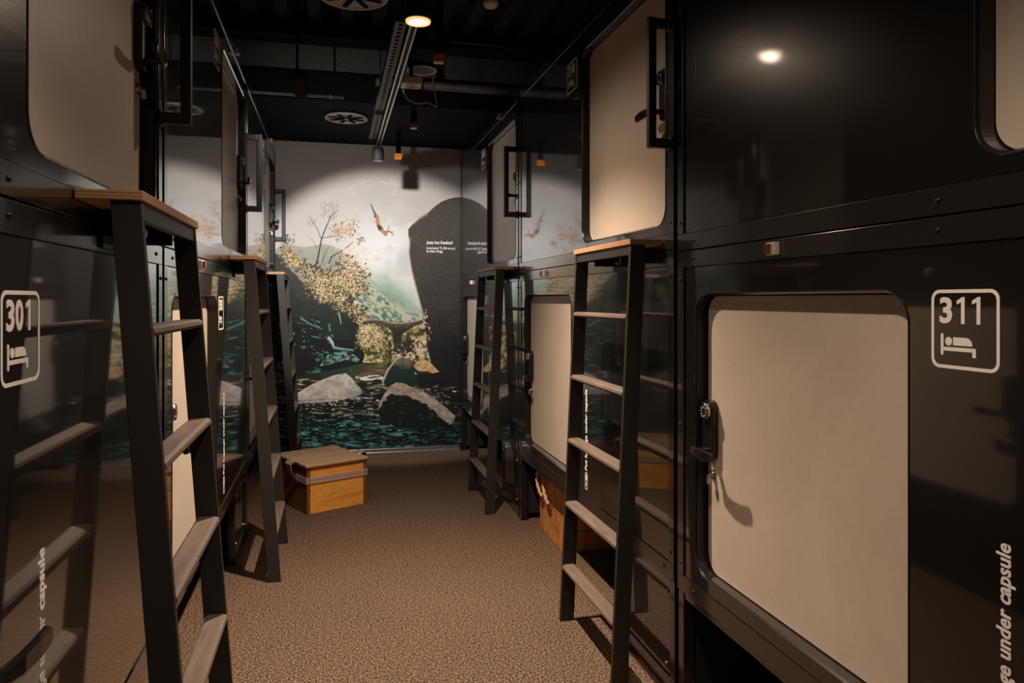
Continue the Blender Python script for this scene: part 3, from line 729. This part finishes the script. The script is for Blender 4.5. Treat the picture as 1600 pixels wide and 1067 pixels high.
# ------------------------------------------------------------------ wooden chest on the carpet
def chest():
    ang = math.atan2(.193, .401); r = empty('wooden_chest', (-.169, 5.13, 0), ang)
    tag(r, 'orange wooden chest with a double leather strap standing on the carpet before the mural', 'chest')
    w, d, h, t = .445, .51, .315, .016
    link('front_panel', MB().box(.026, w-.022, .004, .004+t, .002, h).mesh('front_panel', 'box_front_wood', bevel=.002), r)
    link('back_panel', MB().box(.02, w-.02, d-.02, d-.004, .002, h).mesh('back_panel', 'box_side_wood', bevel=.002), r)
    for x in (.002, w-.018): link('side_panel', MB().box(x, x+.016, .02, d-.02, .002, h).mesh('side_panel', 'box_side_wood', bevel=.002), r)
    link('bottom_panel', MB().box(.018, w-.018, .02, d-.02, .004, .016).mesh('bottom_panel', 'box_side_wood'), r)
    for x in (0, w-.022):
        for y in (0, d-.022): link('corner_post', MB().box(x, x+.024, y, y+.022, 0, h).mesh('corner_post', 'box_post_wood', bevel=.003), r)
    lid = link('lid', MB().box(-.012, w+.012, -.012, .245, h+.001, h+.022).mesh('lid', 'box_lid_wood', bevel=.007), r); lid['label'] = 'pale wooden lid board'
    link('lid', MB().box(-.012, w+.012, .252, d+.012, h+.001, h+.022).mesh('lid', 'box_lid_wood', bevel=.007), r)
    e = MB().box(-.010, w+.010, -.0125, -.0085, h-.004, h+.008).mesh('lid_edge', 'box_side_wood', bevel=.001); link('lid_edge', e, lid)
    for z in (.205, .2285):
        s = MB().box(-.006, w+.006, -.006, .0, z, z+.021).box(-.006, 0, 0, d*.35, z, z+.021).box(w, w+.006, 0, d*.35, z, z+.021).mesh('strap', 'strap_leather', bevel=.0015)
        so = link('strap', s, r); so['label'] = 'greyish leather strap'
        rv = MB().lathe([(.005, 0), (.004, .003), (.001, .004)], 8, Matrix.Rotation(PI/2, 4, 'X')).mesh('rivet', 'rivet_dark', smooth=True)
        for x in (.012, w-.012): link('rivet', rv, so, (x, -.006, z+.0105))
    # folded leather handles on both ends
    for side in (-1, 1):
        x = -.004 if side < 0 else w+.004
        path = [(0, .20), (.022, .235), (.052, .285), (.060, .325), (.040, .345), (.008, .338)]
        mb = MB(); L = []
        for k, (o, z) in enumerate(path):
            wd = .035 + .004*k
            L.append([(x+side*o, .16-wd, z), (x+side*(o+.004), .16-wd, z+.003), (x+side*(o+.004), .16+wd, z+.003), (x+side*o, .16+wd, z)])
        loops(mb, L); mb.add(L[0], [(0, 1, 2, 3)]); mb.add(L[-1], [(0, 1, 2, 3)])
        hd = link('handle_strap', mb.mesh('handle_strap', 'strap_leather'), r); smooth_angle(hd, 50)
    dots = MB()
    for x, z in ((.13, .288), (.165, .289), (.135, .262), (.158, .266), (.20, .262), (.19, .15), (.31, .05), (.045, .13)):
        dots.lathe([(.0035, 0), (.002, .0006)], 7, Matrix.Translation((x, .0041, z)) @ Matrix.Rotation(PI/2, 4, 'X'))
    link('nail_marks', dots.mesh('nail_marks', 'rivet_dark'), r)['kind'] = 'stuff'
chest()
# ------------------------------------------------------------------ crate under the middle right capsule (front towards the corridor)
def crate():
    r = empty('wooden_crate', (1.28, 4.51, 0), RZ); tag(r, 'orange plank crate with rope handles pushed under the right capsule', 'crate')
    w, h, d = .50, .36, .42
    e = [0, .125, .245, .375, .50]
    for i in range(4): link('plank', MB().box(e[i]+.001, e[i+1]-.001, 0, .018, .003, h).mesh('plank', 'crate_plank', bevel=.002), r)
    for x in (.004, w-.02):
        for k in range(3): link('side_plank', MB().box(x, x+.016, .018, d, .003+k*.119, .119+k*.119).mesh('side_plank', 'crate_plank', bevel=.002), r)
    link('back_panel', MB().box(.02, w-.02, d-.016, d, .003, h).mesh('back_panel', 'box_side_wood'), r)
    link('lid', MB().box(-.006, w+.006, -.006, d+.006, h, h+.018).mesh('lid', 'crate_plank', bevel=.003), r)
    link('bottom_panel', MB().box(.02, w-.02, .018, d-.016, .005, .016).mesh('bottom_panel', 'box_side_wood'), r)
    for s, z in ((.13, .225), (.275, .215)):
        eb = MB().lathe([(.014, 0), (.014, .003), (.007, .006), (.005, .02)], 12, Matrix.Translation((s, 0, z)) @ Matrix.Rotation(PI/2, 4, 'X'))
        eb.tube([(s+.013*math.cos(a), -.022+.0*a, z+.004+.013*math.sin(a)) for a in np.linspace(0, 2*PI, 13)], .0035, 6)
        link('eye_bolt', eb.mesh('eye_bolt', 'chrome', smooth=True), r)
        path = []
        for k in range(26):
            t = k/25; ph = t*26
            path.append((s-.085*t+.002*math.cos(ph), -.026-.014*math.sin(t*PI)+.002*math.sin(ph), z+.008+.135*t))
        link('rope_handle', MB().tube(path, .0105, 8).mesh('rope_handle', 'rope', smooth=True), r)
crate()
# loose cable by the nearest left ladder
p = [(-.50, 2.40, .18), (-.45, 2.38, .14), (-.425, 2.37, .08), (-.43, 2.36, .03), (-.455, 2.35, .008), (-.52, 2.36, .007)]
def smooth_path(p, n=6):
    out = []; q = [Vector(x) for x in p]; q = [q[0]]+q+[q[-1]]
    for i in range(1, len(q)-2):
        for k in range(n):
            t = k/n; a, b, c, d = q[i-1], q[i], q[i+1], q[i+2]
            out.append(.5*((2*b)+(c-a)*t+(2*a-5*b+4*c-d)*t*t+(3*b-a-3*c+d)*t**3))
    out.append(q[-2]); return out
tag(link('power_cable', MB().tube(smooth_path(p), .005).mesh('power_cable', 'black_matte', smooth=True)), 'thin black cable looped on the carpet behind the nearest ladder', 'cable')

# ------------------------------------------------------------------ ceiling fittings
def diffuser(loc, r_, label):
    o = empty('swirl_diffuser', loc); tag(o, label, 'air vent', 'round ceiling air diffusers')
    plate = MB().lathe([(r_, .012), (r_+.004, .004), (r_, 0), (r_-.012, .002), (.02, .004)], 48).mesh('face_plate', 'grey_vent', smooth=False); link('face_plate', plate, o)
    link('rim', MB().lathe([(r_-.004, -.003), (r_+.004, -.003), (r_+.006, .002), (r_-.004, .002)], 48, ring=True).mesh('rim', 'white_ring'), o)
    vane = MB().prism([(.028, -.016), (r_-.022, -.014), (r_-.018, .008), (.028, .010)], 'z', -.004, .0015).mesh('slot', 'black_void')
    for k in range(8): link('slot', vane, o, rot=(0, 0, k*PI/4+.3))
    link('hub', MB().lathe([(.016, -.007), (.016, .004)], 20).mesh('hub', 'grey_vent'), o)
    link('duct', MB().cyl((0, 0, .012), (0, 0, .33), r_-.02, n=32).mesh('duct', 'duct_black', smooth=False), o)
diffuser((.095, 3.60, 2.90), .160, 'round white swirl air diffuser nearest, cut by the top edge')
diffuser((.104, 6.00, 2.888), .162, 'round white swirl air diffuser far, before the mural')

# light track with its rails
tr = empty('light_track', (.347, 3.215, 2.660)); tag(tr, 'black ceiling light track with two pale rails', 'light track')
link('channel', MB().box(-.018, .018, 0, 2.62, 0, .03).mesh('channel', 'black_matte'), tr)
for x in (-.017, .0095): link('rail', MB().box(x, x+.0085, 0, 2.62, -.003, .0).mesh('rail', 'rail_white', bevel=.001), tr)
for y in (.4, 1.5): link('hanger', MB().cyl((0, y, .03), (0, y, .64), .004, n=8).mesh('hanger', 'black_matte'), tr)
# perforated strut
sp = empty('perforated_strut', (.297, 3.30, 2.685)); tag(sp, 'grey perforated steel strut running beside the light track', 'strut')
mb = MB(); L = 2.55
mb.box(-.026, -.009, 0, L, 0, .004).box(.009, .026, 0, L, 0, .004); y = 0
while y < L-.04: mb.box(-.009, .009, y, y+.022, 0, .004); y += .05
link('slotted_face', mb.mesh('slotted_face', 'strut_grey'), sp)
link('flange', MB().box(-.026, -.023, 0, L, .004, .042).box(.023, .026, 0, L, .004, .042).mesh('flange', 'strut_grey'), sp)

for y in (.5, 1.5): link('hanger', MB().cyl((0, y, .03), (0, y, .60), .004, n=8).mesh('hanger', 'black_matte'), sp)
link('cable_bed', MB().box(-.022, .022, 0, L, .012, .03).mesh('cable_bed', 'duct_black'), sp)
for y in (1.6, 2.48): link('clamp', MB().box(-.026, .026, y, y+.05, -.012, .0).mesh('clamp', 'duct_black', bevel=.003), sp)

def downlight(loc, power, label, size, blend):
    o = empty('downlight', loc); tag(o, label, 'lamp', 'corridor downlights')
    link('housing', MB().lathe([(.048, .012), (.056, .010), (.058, .02), (.058, .13), (.052, .14)], 32).mesh('housing', 'black_matte'), o)
    link('lens', MB().lathe([(.044, .004), (.044, .011)], 32).mesh('lens', 'lamp_lens'), o)
    link('glow_ring', MB().lathe([(.0445, .001), (.0525, .001), (.0535, .008), (.0445, .008)], 32, ring=True).mesh('glow_ring', 'lamp_glow_ring'), o)
    link('stem', MB().cyl((0, 0, .14), (0, 0, .66), .006, n=8).mesh('stem', 'black_matte'), o)
    ld = bpy.data.lights.new('lamp_light', 'SPOT'); ld.energy = power; ld.color = DOWN_COL; ld.spot_size = size; ld.spot_blend = blend; ld.shadow_soft_size = .030
    l = bpy.data.objects.new('lamp_light', ld); COL.objects.link(l); l.parent = o; l.location = (0, 0, -.004)
    ld = bpy.data.lights.new('lamp_spill', 'SPOT'); ld.energy = power*DOWN_SPILL; ld.color = DOWN_COL; ld.spot_size = math.radians(172); ld.spot_blend = .6; ld.shadow_soft_size = .030
    l = bpy.data.objects.new('lamp_spill', ld); COL.objects.link(l); l.parent = o; l.location = (0, 0, -.004)
downlight((.354, 3.150, 2.632), DOWN_POWER, 'glowing round downlight at the start of the light track', DOWN_SIZE, DOWN_BLEND)
downlight((.354, 1.10, 2.632), NEAR_POWER, 'downlight overhead, above the top edge of the picture', DOWN_SIZE, DOWN_BLEND)

# spotlight washing the mural, and the hanging one at the end of the track
def spot_body(name, loc, aim, label, power=0, length=.14):
    o = empty(name, loc); tag(o, label, 'spotlight', 'track spotlights')
    d = (Vector(aim)-Vector(loc)).normalized(); q = d.to_track_quat('-Z', 'Y')
    o.rotation_mode = 'QUATERNION'; o.rotation_quaternion = q
    link('can', MB().lathe([(.040, 0), (.046, .002), (.047, .01), (.047, length*.75), (.036, length), (.01, length+.004)], 28).mesh('can', 'black_matte', smooth=False), o)
    link('reflector', MB().lathe([(.039, -.0005), (.039, .001)], 28).mesh('reflector', 'lamp_lens' if power else 'black_gloss'), o)
    link('yoke', MB().cyl((0, 0, length*.8), (0, 0, length*.8+.06), .008, n=10).mesh('yoke', 'black_matte'), o)
    if power:
        st_ = link('stem', MB().cyl((0, 0, 0), (0, 0, .80), .007, n=8).mesh('stem', 'black_matte'), o, tuple(q.inverted() @ Vector((0, 0, 0)) + Vector((0, 0, length*.7))))
        st_.rotation_mode = 'QUATERNION'; st_.rotation_quaternion = q.inverted()
    if power:
        ld = bpy.data.lights.new('spot_light', 'SPOT'); ld.energy = power; ld.color = MURAL_COL; ld.spot_size = math.radians(53.5); ld.spot_blend = .30; ld.shadow_soft_size = .035
        l = bpy.data.objects.new('spot_light', ld); COL.objects.link(l); l.parent = o; l.location = (0, 0, -.006)
        ld = bpy.data.lights.new('spill_light', 'SPOT'); ld.energy = SPILL_POWER; ld.color = MURAL_COL; ld.spot_size = math.radians(130); ld.spot_blend = .8; ld.shadow_soft_size = .035
        l = bpy.data.objects.new('spill_light', ld); COL.objects.link(l); l.parent = o; l.location = (0, 0, -.006)
spot_body('track_spotlight', (-.17, 4.30, 2.62), (.47, 7.05, 1.36), 'black spotlight aimed at the mural, hung left of the light track', MURAL_POWER)
spot_body('track_spotlight', (.347, 5.90, 2.545), (.347, 5.91, 1.0), 'black spotlight can hanging from the far end of the track', 0, .11)

# round ceiling loudspeaker, sensor box, hanging box
o = empty('ceiling_speaker', (.545, 4.66, 2.897)); tag(o, 'round ceiling loudspeaker with a white ring', 'loudspeaker')
link('ring', MB().lathe([(.080, .0), (.094, -.002), (.096, .006), (.080, .006)], 40, ring=True).mesh('ring', 'white_ring'), o)
link('mesh_cover', MB().lathe([(.081, .001), (.081, .006)], 40).mesh('mesh_cover', 'speaker_mesh'), o)
link('centre_cap', MB().lathe([(.007, -.003), (.007, .002)], 14).mesh('centre_cap', 'white_ring'), o)
link('can', MB().cyl((0, 0, .006), (0, 0, .30), .086, n=32).mesh('can', 'duct_black'), o)
o = empty('sensor_box', (.468, 4.55, 2.763)); tag(o, 'small cream square sensor box under the loudspeaker', 'sensor')
link('case', MB().box(-.063, .063, -.06, .06, 0, .045).mesh('case', 'cream_plastic', bevel=.004), o)
link('sensor_ring', MB().lathe([(.033, .0005), (.031, -.006), (.026, -.006), (.026, .0005)], 24, ring=True).mesh('sensor_ring', 'white_ring'), o)
link('sensor_eye', MB().lathe([(.024, -.002), (.024, .0005)], 24).mesh('sensor_eye', 'black_gloss'), o)
link('mount', MB().cyl((0, 0, .045), (0, 0, .53), .012, n=8).mesh('mount', 'black_matte'), o)
o = empty('hanging_junction_box', (.535, 4.15, 2.83)); tag(o, 'black junction box hung above the loudspeaker', 'box')
link('case', MB().box(-.10, .10, -.10, .12, .0, .14).mesh('case', 'duct_black', bevel=.004), o)
link('edge_strip', MB().box(-.10, .10, -.104, -.10, .112, .118).mesh('edge_strip', 'conduit_grey'), o)
link('label_plate', MB().box(-.02, .06, -.1025, -.10, .055, .10).mesh('label_plate', 'strut_grey'), o)
link('hanger', MB().box(-.01, .01, -.01, .01, .14, .42).mesh('hanger', 'duct_black'), o)
# hanging orange indicator blocks
def hang_ind(loc, lit, label, sz, top):
    o = empty('hanging_indicator', loc); tag(o, label, 'indicator', 'orange indicators hanging from the ceiling')
    link('strap', MB().box(-.022, .022, -.003, .003, .03, top-loc[2]).mesh('strap', 'duct_black'), o)
    link('case', MB().box(-.030*sz, .030*sz, -.018, .018, .0, .036).mesh('case', 'orange_cover_lit' if lit else 'orange_cover', bevel=.004), o)
    link('foot', MB().box(-.030*sz, .024*sz, -.022, .010, -.012, -.001).mesh('foot', 'orange_cover_lit' if lit else 'cream_plastic', bevel=.003), o)
hang_ind((.535, 3.80, 2.685), False, 'dark orange indicator hanging nearest the downlight', .95, 3.27)
hang_ind((.565, 5.30, 2.685), False, 'small dark orange indicator hanging beyond the sensor box', .85, 3.42)
hang_ind((.555, 6.47, 2.685), True, 'bright orange indicator hanging beside the far spotlight', 1.05, 2.908)
# conduit, cables, small detector
tag(link('conduit_pipe', MB().cyl((-1.8, 5.52, 2.925), (.08, 5.52, 2.925), .011, n=12).cyl((-.03, 5.52, 2.925), (.0, 5.52, 2.925), .016, n=12).mesh('conduit_pipe', 'conduit_grey', smooth=True)), 'thin grey conduit along the lowered ceiling edge', 'pipe')
tag(link('cross_pipe', MB().cyl((.30, 5.40, 3.02), (2.5, 5.40, 3.02), .030, n=16).mesh('cross_pipe', 'conduit_grey', smooth=True)), 'dark pipe crossing under the ceiling behind the indicators', 'pipe')
tag(link('hose', MB().tube(smooth_path([(.70, 4.92, 3.19), (.95, 4.90, 3.18), (1.2, 4.9, 3.17), (1.38, 4.9, 3.13), (1.50, 4.9, 3.03), (1.56, 4.9, 2.94)], 8), .006).mesh('hose', 'conduit_grey', smooth=True)), 'thin grey cable curving down to the right capsules', 'cable')
tag(link('ceiling_cable', MB().tube(smooth_path([(.42, 4.75, 2.92), (.45, 4.75, 2.76), (.52, 4.75, 2.715), (.60, 4.75, 2.72), (.655, 4.75, 2.705), (.64, 4.75, 2.80), (.625, 4.75, 2.92)], 6), .006).mesh('ceiling_cable', 'strap_leather', smooth=True)), 'brown cable loop hanging under the sensor box', 'cable')
o = empty('smoke_detector', (.735, 3.45, 2.865)); tag(o, 'small cream detector cut by the top edge', 'detector')
link('dome', MB().lathe([(.012, -.020), (.028, -.014), (.036, 0), (.036, .012)], 24).mesh('dome', 'cream_plastic', smooth=True), o)
link('stem', MB().cyl((0, 0, .012), (0, 0, .40), .008, n=8).mesh('stem', 'black_matte'), o)
